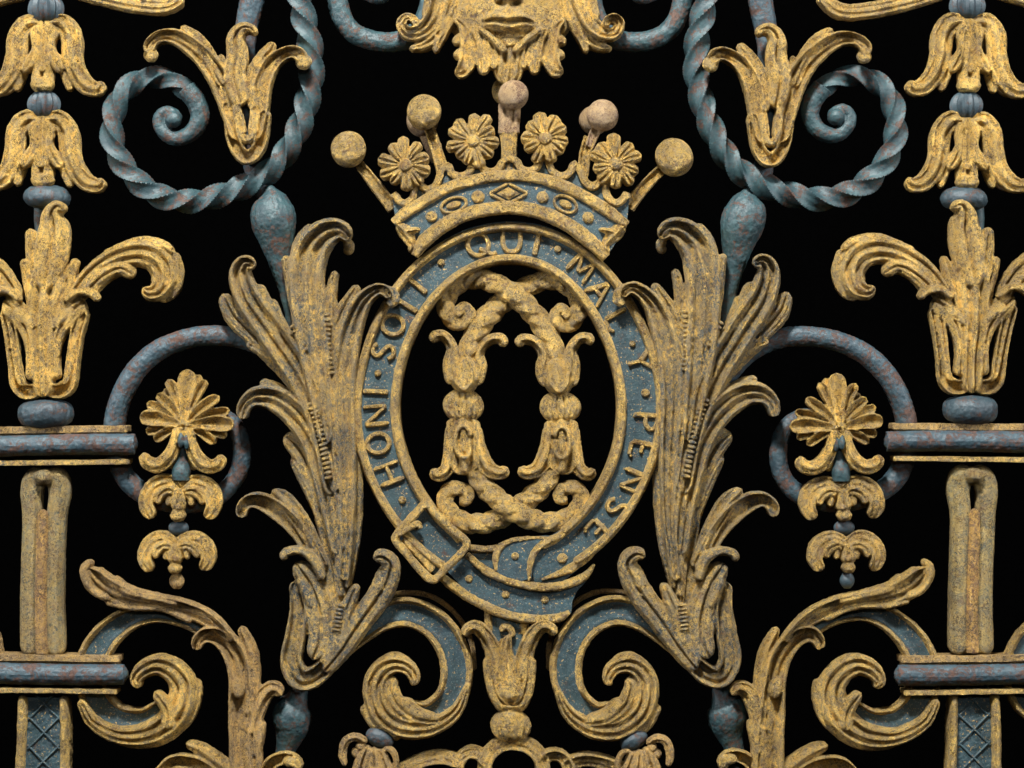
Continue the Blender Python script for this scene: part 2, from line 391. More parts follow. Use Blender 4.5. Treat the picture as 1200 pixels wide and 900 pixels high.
# ---- ring scroll and pendant ----------------------------------------------
def petal(cx, cy, tx, ty, w, z=8, h=8, pr='cup', w0=3.0, bend=0):
    L = hypot(tx - cx, ty - cy); nx, ny = -(ty - cy) / L, (tx - cx) / L
    return ([(cx, cy, 3), ((cx * 2 + tx) / 3 + nx * bend, (cy * 2 + ty) / 3 + ny * bend, 1), ((cx + 2 * tx) / 3 + nx * bend, (cy + 2 * ty) / 3 + ny * bend, 0), (tx, ty, 1)], [w0, w * .65, w, w * .8], pr, h, 9, z)
for m, s, dy in ((False, 0, 0), (True, 1197, 1)):
    side = 'right' if m else 'left'
    with at(m, s, 0, 0):
        part('ring_scroll', gate, BR, lambda b: tube(b, [(368, 480), (347, 447), (322, 418), (290, 400), (255, 394), (215, 399), (178, 416), (150, 446), (133, 485), (131, 525), (142, 558), (168, 580), (210, 590), (250, 583), (275, 560), (282, 530), (274, 500), (252, 486), (232, 492)],
             [8, 10, 10.5, 11, 12, 12, 12.5, 12.5, 13, 13, 12.5, 12, 11.5, 11.5, 11, 11, 10, 9, 7], z=-6), label=f'rust-streaked blue ring scroll around the {side} palmette')
    with at(m, 1199, 0, 2 if m else 0, 8):
        R = []
        cx, cy = 216, 500
        R.append(petal(cx, cy - 6, 221, 434, 11, z=14, w0=6))
        for tx, ty, w, z in ((197, 446, 6.5, 11), (241, 446, 6, 11), (207, 450, 5, 8), (234, 440, 5, 8), (184, 463, 6.5, 11), (256, 464, 6.5, 11), (192, 457, 5, 7), (172, 474, 6, 8), (268, 480, 6, 8),
                             (164, 491, 9.5, 12), (274, 497, 9.5, 12), (171, 508, 6, 9), (181, 517, 6, 11), (265, 510, 5.5, 9), (253, 518, 6, 11)):
            R.append(petal(cx, cy, tx, ty, w, z=z, bend=(3 if tx < cx else -3)))
        o = part('palmette', gate, GBR, lobes(R), vox=1.1, label=f'fan-shaped gilded palmette inside the {side} ring')
        W = [([(209, 500, 8), (206, 520, 4), (197, 537, 2), (184, 545, 2), (172, 541, 3), (169, 531, 5)], [7, 8, 9, 9, 8, 6], 'ridge', 9, 9, 10),
             ([(206, 520), (205, 535), (202, 550)], [5, 6, 3], 'vein', 6, 8, 8)]
        part('curled_tendrils', o, GBR, lobes(W + mirrored(W, 215)), vox=1.1)
        part('drop_bulb', o, BL, lambda b: (tube(b, [(215, 505), (215, 520), (214, 535), (213, 550), (213, 562)], [4, 6, 7, 11.5, 10], z=9), ball(b, 213, 515, 3.5, 9, 24, 4), ball(b, 220, 517, 3.5, 9, 23, 4)))
        def husk(cx, y, k):
            q = lambda pts: [(cx + (x - 214) * k, y + (yy - 565) * k, *r) for x, yy, *r in pts]
            H = [([(214, 573), (203, 566), (189, 567), (177, 577), (174, 593, 2), (182, 608, 3)], [6, 8, 9.5, 10, 9.5, 7], 'edis', 9, 11, 6),
                 ([(210, 578), (200, 575), (190, 581), (187, 592)], [6, 7, 7, 4], 'vein', 7, 9, 9),
                 ([(208, 580), (202, 583), (200, 594)], [5, 5, 3.5], 'dome', 6, 9, 10)]
            H = [(q(r[0]), [w * k for w in r[1]], *r[2:]) for r in H]
            M = mirrored(H, cx); M = [(r[0], r[1], 'side' if r[2] == 'edis' else r[2], *r[3:]) for r in M]
            return lobes(H + M + [(q([(212, 572), (212, 590), (212, 600)]), [6, 9, 12], 'vein', 9, 10, 8), (q([(203, 604), (221, 604)]), [8 * k, 8 * k], 'dome', 9, 9, 9)])
        p = part('husk', gate, GBR if not m else G, husk(213, 563, 1.0), vox=1.1, label=f'upper curled gilded husk hanging below the {side} palmette')
        part('husk_bead', p, BD, lambda b: ball(b, 211, 617, 12, 9, z=5), vox=0)
        part('husk_seed', p, GD, lambda b: ball(b, 213, 592, 3.5, z=19), vox=0)
        p = part('husk', gate, GBR if not m else G, husk(209, 628, .92), vox=1.1, label=f'lower curled gilded husk ending the {side} pendant')
        part('husk_seed', p, GD, lambda b: ball(b, 209, 652, 4.2, z=18), vox=0)
        part('end_knob', p, GD if not m else BD, lambda b: tube(b, [(208, 664), (208, 670), (208, 677), (208, 684), (208, 689)], [6, 5, 8.5, 8, 4], z=6), vox=0)

# ---- twisted scrolls, bud finials, fleurons --------------------------------
TW = [(346, -30), (355, 10), (363, 50), (364, 85), (358, 120), (346, 155), (326, 189), (299, 211), (262, 227), (220, 235), (178, 225), (145, 195), (131, 160), (138, 118), (163, 93), (196, 90), (224, 107)]
TR = [16, 16, 16, 16, 16, 16, 16, 16, 16, 15.5, 15.5, 15, 15, 14.5, 14, 13.5, 12.5]
TE = [(218, 101), (230, 118), (233, 137), (222, 154), (203, 160), (189, 150), (186, 136), (195, 128), (206, 134), (205, 143)]
TER = [12.5, 12, 11, 10, 9, 8.5, 7, 6.5, 7, 6]
for m, s, dy in ((False, 0, 0), (True, 1182, -1)):
    side = 'right' if m else 'left'
    with at(m, s, 0, dy):
        o = part('twisted_scroll', gate, BL, lambda b: tube(b, TW, [r * .86 for r in TR], z=2, sec=square, pitch=-132, n=56, step=1.6), vox=0, rough=.8, label=f'twisted blue iron scroll curling inward at upper {side}')
        part('scroll_curl', o, BL, lambda b: (tube(b, TE, TER, z=2), ball(b, 203, 138, 10, z=6)))
    with at(m, 1189 if m else 0, 0, 0):
        part('scroll_shank', gate, BR, lambda b: tube(b, [(298, -30), (294, 0), (287, 40), (287, 90), (290, 150), (293, 190), (300, 215), (314, 235)], [16, 15, 13, 11, 11, 12, 12, 8], z=-8), label=f'plain blue iron shank behind the {side} fleuron')
    with at(m, 1193, 0, 0):
        part('bud_finial', gate, BL, lambda b: tube(b, [(313, 218), (315, 226), (317, 234), (318, 244), (320, 256), (322, 268), (325, 283), (328, 300), (332, 320), (337, 345), (343, 385)], [5, 11, 19, 25, 27, 25.5, 21, 16, 12.5, 9.5, 8], z=-2), label=f'smooth blue bud finial above the {side} acanthus')
    with at(m, 1190, 0, 2 if m else 0, 10):
        FR = [([(280, 165), (270, 125), (258, 90), (237, 63), (212, 46), (192, 44), (179, 54, 3), (180, 65, 6)], [10, 13, 14, 12, 10, 8, 7.5, 7], 'rim', 9, 11, 8),
              ([(264, 100), (248, 66), (232, 45), (214, 32)], [7, 8.5, 8, 4.5], 'ridge', 7, 10, 8),
              ([(284, 125), (277, 92), (281, 66, 3), (280, 46, 6), (288, 35, 9), (299, 36, 8), (301, 43, 5)], [11, 13, 13, 11, 8, 6, 4], 'vein', 10, 11, 12),
              ([(262, 80), (261, 62)], [5, 3], 'dome', 6, 8, 6),
              ([(298, 165), (304, 130), (309, 100), (320, 76), (336, 64), (350, 64, 4), (357, 74, 7)], [9, 11, 11, 10, 8.5, 8, 8], 'rim', 9, 11, 8),
              ([(298, 130), (298, 95), (308, 70), (324, 50)], [8, 9, 8.5, 5], 'ridge', 7, 10, 10),
              ([(268, 118), (272, 160), (282, 182), (294, 184), (305, 168), (311, 130)], [7, 8, 9, 9, 8, 7], 'gut', 7, 10, 8),
              ([(278, 118), (280, 150), (288, 166), (297, 158), (300, 130)], [4, 4, 5, 5, 4], 'dome', 7, 8, 11)]
        o = part('fleuron', gate, G, lobes(FR), label=f'three-armed gilded fleuron inside the {side} twisted scroll')
        part('arm_knob', o, G, lambda b: ball(b, 180, 66, 8.5, z=14)); part('arm_knob', o, G, lambda b: ball(b, 357, 75, 9.5, z=16))

# leaf ends coming down over the top edge
part('leaf_edge', gate, G, lobes([([(70, -14), (110, -4), (150, 5), (190, 8), (214, -2)], [8, 9, 10, 9, 8], 'flute', 8, 12, 4)]), label='underside of a gilded leaf at the top edge, left')
part('leaf_edge', gate, G, lobes([([(962, -10), (985, 10), (1015, 11), (1060, 3), (1112, -10)], [8, 10, 10, 10, 8], 'flute', 8, 12, 4)]), label='underside of a gilded leaf at the top edge, right')
part('leaf_edge', gate, G, lobes([([(1160, -12), (1190, -5), (1230, 5)], [8, 9, 9], 'flute', 8, 12, 4)]), label='leaf edge at the upper right corner')
part('leaf_edge', gate, G, lobes([([(28, -10), (0, -6), (-30, 4)], [8, 9, 9], 'flute', 8, 12, 4)]), label='leaf edge at the upper left corner')

# ---- acanthus ---------------------------------------------------------------
AC = [
 # stem
 ([(399, 712), (398, 650), (396, 590), (392, 530), (386, 475), (376, 420)], [5, 20, 29, 32, 28, 20], 'flute5', 9, 14, 8),
 ([(399, 700), (393, 620), (384, 550), (376, 500)], [4, 6, 6.5, 6], 'dome', 7, 10, 12),
 ([(405, 690), (411, 620), (410, 550), (405, 490)], [3, 5.5, 6, 6], 'dome', 7, 10, 12),
 # top lobe
 ([(386, 520), (376, 460), (368, 410), (362, 365), (361, 325), (368, 294), (384, 275, 4), (402, 271, 8), (413, 281, 8)], [8, 14, 19, 20, 21, 20, 17, 12, 7], 'lobe', 11, 13, 15),
 ([(408, 280, 0), (411, 290, -4), (404, 296, -10)], [6, 6, 4], 'dome', 7, 8, 14),
 ([(377, 475), (362, 410), (346, 350), (337, 300)], [8, 9, 8, 5], 'vein', 9, 11, 15),
 ([(386, 440), (389, 395), (387, 358), (390, 332), (394, 316)], [7, 8, 7, 6, 4.5], 'vein', 9, 11, 13),
 ([(352, 370), (348, 320), (354, 285), (367, 263)], [7, 8, 8, 4.5], 'vein', 9, 11, 12),
 # upper left lobe
 ([(392, 580), (378, 500), (352, 440), (320, 390), (294, 352), (285, 326), (290, 311, 4), (303, 313, 5)], [10, 14, 17, 18, 16, 14, 10, 6], 'lobe', 10, 13, 12),
 ([(356, 452), (310, 405), (276, 372), (263, 346)], [8, 11, 12, 7], 'vein', 9, 11, 9),
 ([(350, 425), (330, 385), (318, 350)], [7, 8, 4.5], 'vein', 8, 10, 9),
 ([(330, 395), (313, 362), (302, 334)], [8, 10, 8], 'dome', 9, 10, 13),
 ([(370, 480), (332, 434), (308, 412), (288, 402)], [7, 9, 8, 4], 'vein', 8, 10, 6),
 # middle left lobe
 ([(396, 650), (386, 580), (370, 520), (347, 484), (322, 466), (300, 464), (287, 474, 4), (284, 490, 5)], [8, 13, 15, 16, 15, 12, 9, 7], 'lobe', 10, 13, 12),
 ([(374, 515), (350, 480), (324, 456), (303, 446)], [7, 8, 8, 4.5], 'vein', 8, 10, 9),
 ([(384, 600), (366, 552), (349, 522), (334, 509)], [8, 12, 12, 10], 'vein', 9, 11, 10),
 ([(390, 640), (372, 585), (354, 548), (343, 536)], [8, 11, 10, 6], 'vein', 9, 11, 8),
 # right lobe
 ([(403, 680), (408, 600), (408, 530), (404, 470), (404, 425), (411, 385), (423, 355, 3), (440, 340, 8), (452, 341, 12), (456, 350, 12)], [6, 9, 12, 14, 15, 14, 11, 8, 7, 6], 'lobe', 10, 13, 12),
 ([(394, 450), (391, 405), (399, 368), (419, 333)], [8, 10, 9, 5], 'vein', 9, 11, 11),
]
LC = [
 ([(376, 652), (382, 690), (386, 735), (378, 772)], [9, 15, 15, 10], 'dome', 6, 12, 4),
 ([(378, 668), (352, 625), (330, 601), (310, 588), (296, 586), (287, 594, 3), (286, 606, 4)], [9, 11, 12, 11, 9, 8, 7], 'gut', 9, 11, 8),
 ([(380, 668), (355, 615), (337, 588), (321, 574)], [8, 10, 10, 5.5], 'ridge', 8, 10, 9),
 ([(332, 657), (336, 648), (352, 646), (368, 656), (378, 680)], [5, 5.5, 5.5, 6, 5], 'dome', 8, 9, 19),
 ([(346, 660), (361, 682), (373, 712), (377, 745), (368, 772)], [9, 15, 17.5, 16, 11], 'vein', 10, 11, 11),
 ([(350, 676), (360, 695), (366, 712)], [6, 7, 4], 'dome', 7, 8, 16),
 ([(345, 682), (349, 712), (346, 745), (342, 774), (350, 792), (362, 795), (378, 785), (396, 763), (414, 736), (434, 712), (454, 700)], [8, 10.5, 12.5, 13.5, 14, 13, 12, 11, 10, 9, 8], 'rim', 9, 12, 7),
 ([(401, 705), (394, 745), (380, 778)], [7, 12, 10], 'dome', 9, 11, 10),
 ([(382, 785), (402, 760), (423, 727), (442, 700), (455, 676, 3), (457, 659, 7), (447, 651, 10), (437, 654, 9)], [9, 12, 14, 15, 13, 10.5, 9, 6.5], 'vein', 10, 11, 10),
 ([(440, 692), (448, 672), (447, 662)], [8, 9, 6], 'dome', 7, 8, 15),
 ([(396, 755), (404, 722), (412, 698), (418, 684)], [7, 9, 8, 4.5], 'vein', 9, 10, 11),
]
for m, s, dy in ((False, 0, 0), (True, 1186, -2)):
    side = 'right' if m else 'left'
    class SK: pass
    def skew(rows):   # right-hand leaf stands a little wider at the foot
        if not m: return rows
        return [([(p[0] - (p[1] - 345) * .025, *p[1:]) for p in r[0]], *r[1:]) for r in rows]
    with at(m, s, 0, dy, 6):
        o = part('acanthus_leaf', gate, GB, lobes([(r[0], [q * 1.03 for q in r[1]], r[2], r[3], r[4], r[5] + zl) for r, zl in zip(skew(AC), (-6, -3, -3, 6, 3, -1, -5, -7, 4, -3, -5, -5, -1, 2, -6, -6, -8, 4, -3))]), vox=1.15, label=f'tall gilded acanthus leaf on the {side} of the garter')
        for (a, b_, n, w, be) in (((384, 368), (388, 436), 13, 6, 3), ((344, 382), (358, 408), 6, 5, 0), ((366, 472), (388, 560), 17, 6, -3)):
            if m: a = (a[0] - (a[1] - 345) * .025, a[1]); b_ = (b_[0] - (b_[1] - 345) * .025, b_[1])
            part('bead_row', o, GB, beads(a, b_, n, w - .8, 29, be), vox=0, rough=0)
        part('curled_tip', o, GB, lambda b: tube(b, [(450, 338), (458, 344), (460, 352), (455, 358)], [6, 8, 8, 5], z=26))
        part('lower_calyx', o, GB, lobes(skew(LC)), vox=1.15)
        part('bead_row', o, GB, beads((398 - (9 if m else 0), 708), (395 - (9 if m else 0), 736), 7, 5.5, 25), vox=0, rough=0)

# ---- C scrolls beside the central cup ---------------------------------------
SW = [
 ([(550, 800), (534, 834), (505, 852), (472, 852), (447, 833), (440, 806), (448, 785), (464, 777), (480, 782), (487, 794), (484, 802)], [3, 8, 12, 14, 14, 14, 13, 11, 9, 7, 4], 'flute', 10, 12, 10),
 ([(540, 835), (508, 858), (470, 860), (440, 840), (433, 808), (442, 782), (462, 769), (482, 775)], [3, 5, 6, 6, 6, 6, 6, 4], 'dome', 7, 10, 8),
 ([(515, 846), (490, 842), (468, 826), (460, 806), (464, 792)], [5, 8, 10, 9, 5], 'vein', 8, 10, 14),
 ([(512, 842), (490, 836), (477, 824), (474, 816)], [5, 8, 8, 6], 'dome', 8, 10, 15),
 ([(468, 866), (442, 852), (430, 834), (427, 825)], [5, 6, 6, 4.5], 'dome', 7, 9, 6),
]
for m, s in ((False, 0), (True, 1198)):
    side = 'right' if m else 'left'
    with at(m, s):
        CP = [(392, 782), (406, 762), (428, 737), (452, 721), (480, 717), (510, 731), (530, 758), (536, 790), (527, 820), (503, 838), (480, 833)]
        o = channel('volute_scroll', gate, CP, [4, 8, 14, 17, 18, 18, 18.5, 19, 18, 16, 12], z=3, label=f'blue-channelled volute curling beside the {side} of the central cup')
        part('volute_leaf', o, G, lobes(SW), vox=1.15)
        part('iron_backing', o, GD, lobes([([(440, 706), (470, 696), (505, 700), (535, 722), (553, 755), (556, 790)], [3, 3, 3, 3, 3, 3], 'dome', 3, 3, -20)]), vox=0)

# ---- central cup and quatrefoil ----------------------------------------------
c = part('central_cup', gate, G, lobes([
    ([(548, 746, 6), (549, 738, 8), (560, 735, 8), (572, 748, 4), (580, 770), (586, 800)], [5, 6.5, 8, 9, 10, 10], 'ridge', 8, 10, 8),
    ([(648, 746, 6), (647, 738, 8), (636, 735, 8), (624, 748, 4), (615, 770), (610, 800)], [5, 6.5, 8, 9, 10, 10], 'ridge', 8, 10, 8),
    ([(575, 770), (576, 795), (583, 820), (597, 832)], [9, 9, 10, 12], 'vein', 9, 14, 5),
    ([(619, 770), (618, 795), (611, 820), (597, 832)], [9, 9, 10, 12], 'vein', 9, 14, 5),
    ([(597, 745, 2), (594, 765), (597, 790), (597, 815)], [4, 8, 10, 18], 'ridge', 10, 14, 8),
    ([(585, 806), (597, 812), (609, 806)], [9, 13, 9], 'dome', 9, 14, 10),
    ([(588, 742), (592, 736), (599, 738), (603, 748)], [3, 4.5, 4.5, 3], 'dome', 6, 6, 10),
    ([(588, 750), (594, 760)], [3, 4], 'dome', 5, 6, 10)]), vox=1.15, label='gilded leaf cup standing below the garter belt')
part('cup_shank', c, BS, lambda b: strip(b, [(596, 715), (596, 745), (596, 790)], [20, 20, 16], 'flat', 3, 14, 4, cap='n'), vox=0)
for x_ in (574, 616): part('shank_edge', c, G, lambda b: strip(b, [(x_, 716), (x_, 745)], 5, 'dome', 6, 14, 5, cap='n'))
part('cup_ball', c, G, lambda b: (ball(b, 597, 852, 23, 20, rib=14, z=6), tube(b, [(597, 828), (597, 836), (597, 842)], [17, 12, 16], z=4)))
q = part('quatrefoil_frame', gate, G, lobes([
    ([(567, 915), (568, 893), (580, 877), (601, 871), (622, 877), (635, 893), (636, 915)], 9, 'side', 8, 16, 6),
    ([(536, 915), (536, 896), (546, 885), (560, 886), (570, 898)], 7.5, 'side', 8, 16, 3),
    ([(667, 915), (667, 898), (657, 886), (643, 886), (633, 898)], 7.5, 'side', 8, 16, 3),
    ([(455, 925), (470, 905), (495, 893), (520, 890), (542, 897)], 8.5, 'side', 8, 16, 3),
    ([(748, 925), (733, 905), (708, 893), (683, 890), (661, 897)], 8.5, 'side', 8, 16, 3)]), vox=1.15, label='scalloped gilded frame arching over the bottom edge')
part('painted_inlay', q, BS, lobes([([(566, 898), (577, 880), (600, 872), (624, 880), (637, 898)], 2.5, 'flat', 1.5, 2, 9)]), vox=0)

# ---- tassel husks at the bottom ----------------------------------------------
for m, s in ((False, 0), (True, 1188)):
    side = 'right' if m else 'left'
    with at(m, s, 0, 2 if m else 0, 4):
        o = part('tassel_husk', gate, GD, lobes([
            ([(432, 872), (425, 890), (418, 920)], [6, 10, 12], 'vein', 9, 10, 12),
            ([(438, 874), (438, 892), (440, 920)], [6, 10, 12], 'vein', 9, 10, 14),
            ([(444, 876), (450, 895), (458, 920)], [5, 7, 9], 'vein', 9, 10, 10),
            ([(430, 868, 4), (418, 861, 8), (406, 866, 8), (402, 882, 5), (404, 896, 3)], [4, 5, 5, 5, 3], 'ridge', 6, 5, 12),
            ([(448, 876, 4), (458, 878, 6), (463, 890, 4), (460, 906, 2)], [3, 3.5, 3.5, 3], 'ridge', 5, 5, 10)]), vox=1.1, label=f'small gilded tassel husk hanging at the bottom edge, {side} of centre')
        part('berry', o, GD, lambda b: (ball(b, 423, 872, 6, z=16), ball(b, 418, 880, 6.5, z=14)), vox=0)
        part('tassel_cap', o, BD, lambda b: ball(b, 445, 864, 17, 12, 8, ang=.45))

# ---- outer leafy C scrolls -----------------------------------------------------
OL = [
 ([(290, 930), (288, 880), (284, 830), (281, 795), (274, 768), (258, 749), (242, 744, 3), (232, 751, 6), (230, 762, 6)], [19, 18, 16, 14, 14, 12, 10, 8, 6], 'rim', 10, 12, 8),
 ([(292, 840), (296, 800), (292, 765), (280, 736)], [9, 10, 9, 5], 'ridge', 8, 10, 8),
 ([(300, 930), (300, 890), (298, 850)], [9, 9, 8], 'vein', 8, 10, 10),
 ([(296, 862), (303, 832), (313, 812), (325, 807, 4), (332, 815, 6)], [9, 10, 10, 8, 6], 'ridge', 9, 10, 10),
 ([(300, 885), (306, 860), (309, 844)], [6, 6.5, 4.5], 'dome', 8, 10, 10),
 ([(282, 820), (280, 806), (276, 795)], [7, 9, 5], 'dome', 8, 9, 12),
 # long crest leaf
 ([(273, 752), (245, 727), (215, 712), (182, 704), (152, 698), (128, 687, 3), (112, 673, 5), (107, 665, 6)], [5, 10, 11, 11, 13, 15, 13, 9], 'side', 10, 12, 12),
 ([(210, 706), (175, 697), (150, 690), (138, 680), (134, 674)], [5, 6, 7, 6, 4], 'dome', 8, 10, 14),
 ([(130, 700), (112, 690, 2), (103, 675, 4), (103, 663, 5), (112, 657, 3)], [5, 6, 6, 5, 4], 'dome', 7, 9, 14),
 ([(225, 728), (190, 712), (150, 710), (125, 704)], [4, 4, 4, 3], 'dome', 6, 8, 14)]
OS = [
 ([(92, 818), (108, 845), (140, 862), (178, 860), (207, 838), (214, 808), (203, 788), (184, 779), (166, 785), (158, 797), (165, 804)], [5, 8, 11, 16, 18, 17, 15, 13, 11, 8, 5], 'flute', 10, 12, 10),
 ([(110, 852), (150, 872), (188, 870), (216, 848), (224, 815)], [4, 5, 6, 6, 4], 'dome', 7, 10, 7),
 ([(198, 868), (222, 842), (230, 815), (229, 797)], [5, 7, 6.5, 4.5], 'ridge', 7, 10, 7),
 ([(200, 855), (197, 832), (186, 816), (180, 811)], [9, 9, 7, 5], 'vein', 8, 9, 16)]
OC = [(240, 742), (215, 726), (182, 718), (152, 724), (126, 742), (110, 765), (104, 792), (112, 822), (135, 843), (165, 846), (188, 830)]
for m, s, dy in ((False, 0, 0), (True, 1190, 0)):
    side = 'right' if m else 'left'
    with at(m, s, 0, dy):
        o = channel('foliate_scroll', gate, OC, [9, 11, 12, 14, 17, 19, 20, 19, 18, 16, 10], z=0, blue=BS, label=f'blue-channelled foliate scroll looping round the end of the lower {side} crossbar')
        part('scroll_leaf', o, GBR if not m else G, lobes(OS), vox=1.15)
        part('crest_leaf', o, GD if not m else G, lobes(OL), vox=1.15)
        part('foot_leaf', gate, G, lobes([
            ([(280, 912), (255, 892), (236, 880), (219, 873)], [9, 9, 8, 4.5], 'ridge', 8, 10, 5),
            ([(270, 925), (238, 900), (208, 894), (190, 906), (184, 920)], [9, 10, 9, 7, 6], 'gut', 8, 10, 8)]), label=f'tip of a gilded leaf at the bottom edge under the {side} foliate scroll')
    with at(m, 1197, 0, 0):
        part('baluster_knop', gate, BL, lambda b: tube(b, [(352, 800), (350, 812), (347, 822), (344, 830), (342, 842), (341, 854), (338, 866), (334, 880), (331, 900), (330, 930)], [10, 11, 15, 21, 23.5, 21, 16, 12, 11, 11], z=-10), label=f'blue knop below the foot of the {side} acanthus')
        part('foot_curl', gate, G, lobes([([(308, 925), (314, 900), (328, 888, 3), (344, 888, 4), (353, 900, 0)], [6, 8, 8, 7, 5], 'gut', 8, 8, 6),
                                         ([(332, 890, 6), (346, 892, 8), (350, 904, 4)], [6, 7, 5], 'dome', 7, 7, 8)]), label=f'curled gilded leaf tip at the bottom edge below the {side} knop')
# neighbouring scroll beyond the right-hand column, cut by the frame
with at(False, 0, 1092, 0):
    channel('foliate_scroll', gate, OC[2:9], [12, 14, 17, 19, 20, 19, 18], z=0, cap='r', label='sliver of the next foliate scroll at the right edge')
with at(True, 0, -4, 0): pass
part('leaf_edge', gate, GD, lobes([([(-12, 735), (-5, 755), (-3, 775)], [6, 6, 6], 'dome', 5, 10, 0)]), label='sliver of the next foliate scroll at the left edge')

# ---- mask ---------------------------------------------------------------------
def face(b):
    # chin and cheeks: one modelled surface
    N = 110; M_ = 84; rows = []
    for j in range(M_ + 1):
        v = j / M_; y = -60 + v * 125
        row = []
        if y < 10: hw = 70
        else: hw = 70 * sqrt(max(0.0, 1 - ((y - 10) / 56) ** 2)) + 6
        for i in range(N + 1):
            t = -1 + 2 * i / N; x = 597 + t * hw
            z = 34 * sqrt(max(0, 1 - t * t * .96)) * (1 if y < 0 else sqrt(max(0.05, 1 - (y / 72) ** 2)))
            dx = x - 594
            z += 9 * exp(-((y - 20) / 16) ** 2 - (dx / 38) ** 2)                    # muzzle
            z += 18 * exp(-((y + 8) / 10) ** 2 - (dx / 11) ** 2) + 11 * exp(-((y + 4) / 6) ** 2 - ((abs(dx) - 12) / 6) ** 2)   # nose
            z -= 9 * exp(-((y - 6) / 3) ** 2 - ((abs(dx) - 8) / 5) ** 2)
            k = max(0.0, 1 - (dx / 31) ** 2); ym = 26.5 + 1.6 * cos(dx / 6.5) * k + 1.5 * (1 - k)
            z += 6.5 * exp(-((y - ym + 5.0 * k ** .5) / 3.2) ** 2) * k ** .4                  # upper lip
            z -= 10 * exp(-((y - ym) / 1.7) ** 2) * k ** .3                                   # parting of the lips
            z += 7.5 * exp(-((y - ym - 5.5 * k ** .5) / 3.4) ** 2) * k ** .8                  # lower lip
            z -= 6 * exp(-((y - 41) / 3.5) ** 2 - (dx / 20) ** 2)
            z -= 4 * exp(-((y - 16) / 6) ** 2 - (dx / 3.5) ** 2)
            z -= 3.5 * exp(-(((y - 14) - abs(dx) * .55 + 12) / 4) ** 2 - ((abs(dx) - 32) / 12) ** 2)
            z += 7 * exp(-((y - 52) / 8) ** 2 - (dx / 14) ** 2)
            row.append(b.P(x, y, z))
        rows.append(row)
    back = [[b.P(597 + (-1 + 2 * i / N) * (70 if -60 + j / M_ * 125 < 10 else 70 * sqrt(max(0.0, 1 - ((-60 + j / M_ * 125 - 10) / 56) ** 2)) + 6), -60 + j / M_ * 125, -6) for i in range(N + 1)] for j in range(M_ + 1)]
    for j in range(M_):
        for i in range(N):
            b.F(rows[j][i], rows[j + 1][i], rows[j + 1][i + 1], rows[j][i + 1])
            b.F(back[j][i], back[j][i + 1], back[j + 1][i + 1], back[j + 1][i])
        b.F(rows[j][0], back[j][0], back[j + 1][0], rows[j + 1][0]); b.F(rows[j][N], rows[j + 1][N], back[j + 1][N], back[j][N])
    for i in range(N):
        b.F(rows[0][i], rows[0][i + 1], back[0][i + 1], back[0][i]); b.F(rows[M_][i], back[M_][i], back[M_][i + 1], rows[M_][i + 1])
mk = part('grotesque_mask', gate, G, face, vox=1.15, label='gilded grotesque mask cut by the top edge, showing nose, lips and chin')
HR = [([(522, -25), (516, 0), (508, 22), (494, 38), (478, 42, 3), (471, 32, 5), (477, 24, 6), (486, 27, 7), (485, 34, 8)], [12, 12, 11, 9, 8, 7, 6, 5, 4], 'side', 10, 14, 18),
      ([(534, -20), (530, 10), (518, 35), (508, 63)], [11, 11, 9, 3.5], 'flute', 8, 12, 12),
      ([(528, 20), (512, 42), (496, 54), (478, 59)], [9, 9, 7, 3], 'vein', 8, 12, 12),
      ([(508, -30), (503, 0), (497, 22)], [5, 5, 4], 'dome', 7, 10, 14)]
BE = [([(538, 22), (548, 30), (552, 48), (552, 66), (546, 82, 3), (537, 86, 4)], [7, 9, 11, 11, 9, 6], 'side', 9, 12, 18),
      ([(545, 42), (539, 50), (537, 54)], [6, 6, 5], 'dome', 8, 10, 16),
      ([(546, 58), (540, 66), (539, 70)], [6, 6, 5], 'dome', 8, 10, 15),
      ([(558, 30), (565, 50), (568, 72), (568, 88)], [8, 8, 8.5, 6], 'flute', 8, 12, 20),
      ([(572, 40), (578, 60), (580, 82)], [7, 8, 5], 'vein', 8, 12, 18),
      ([(562, 34), (577, 46), (592, 62)], [3, 4, 4], 'dome', 6, 10, 30)]
part('hair_scroll', mk, G, lobes(HR), vox=1.15); part('hair_scroll', mk, G, lobes(mirrored(HR, 598)), vox=1.15)
BE = [([(596 - (596 - p[0]) * 1.09, *p[1:]) for p in r[0]], *r[1:]) for r in BE]
part('leafy_beard', mk, G, lobes(BE + [(r[0], r[1], {'side': 'edis'}.get(r[2], r[2]), *r[3:]) for r in mirrored(BE, 596)] + [([(596, 50), (596, 72), (594, 95), (593, 100)], [22, 19, 16, 14], 'flute5', 10, 14, 16)]), vox=1.15)
for m in (False, True):
    with at(m, 1197):
        part('mask_scroll', gate, BL, lambda b: tube(b, [(396, -40), (397, 5), (410, 34), (438, 47), (470, 46), (491, 30), (503, 5), (508, -30)], [12, 12, 12, 12, 12, 12, 12, 12], z=-8), label=f"blue rod curling out from the {'right' if m else 'left'} of the mask")
        part('mask_scroll', gate, BR, lambda b: (ball(b, 443, -5, 15, 9, z=-4), tube(b, [(425, -8), (440, -6), (457, -10)], [6, 8, 6], z=-4)), label=f"small rod end at the top edge {'right' if m else 'left'} of the mask")

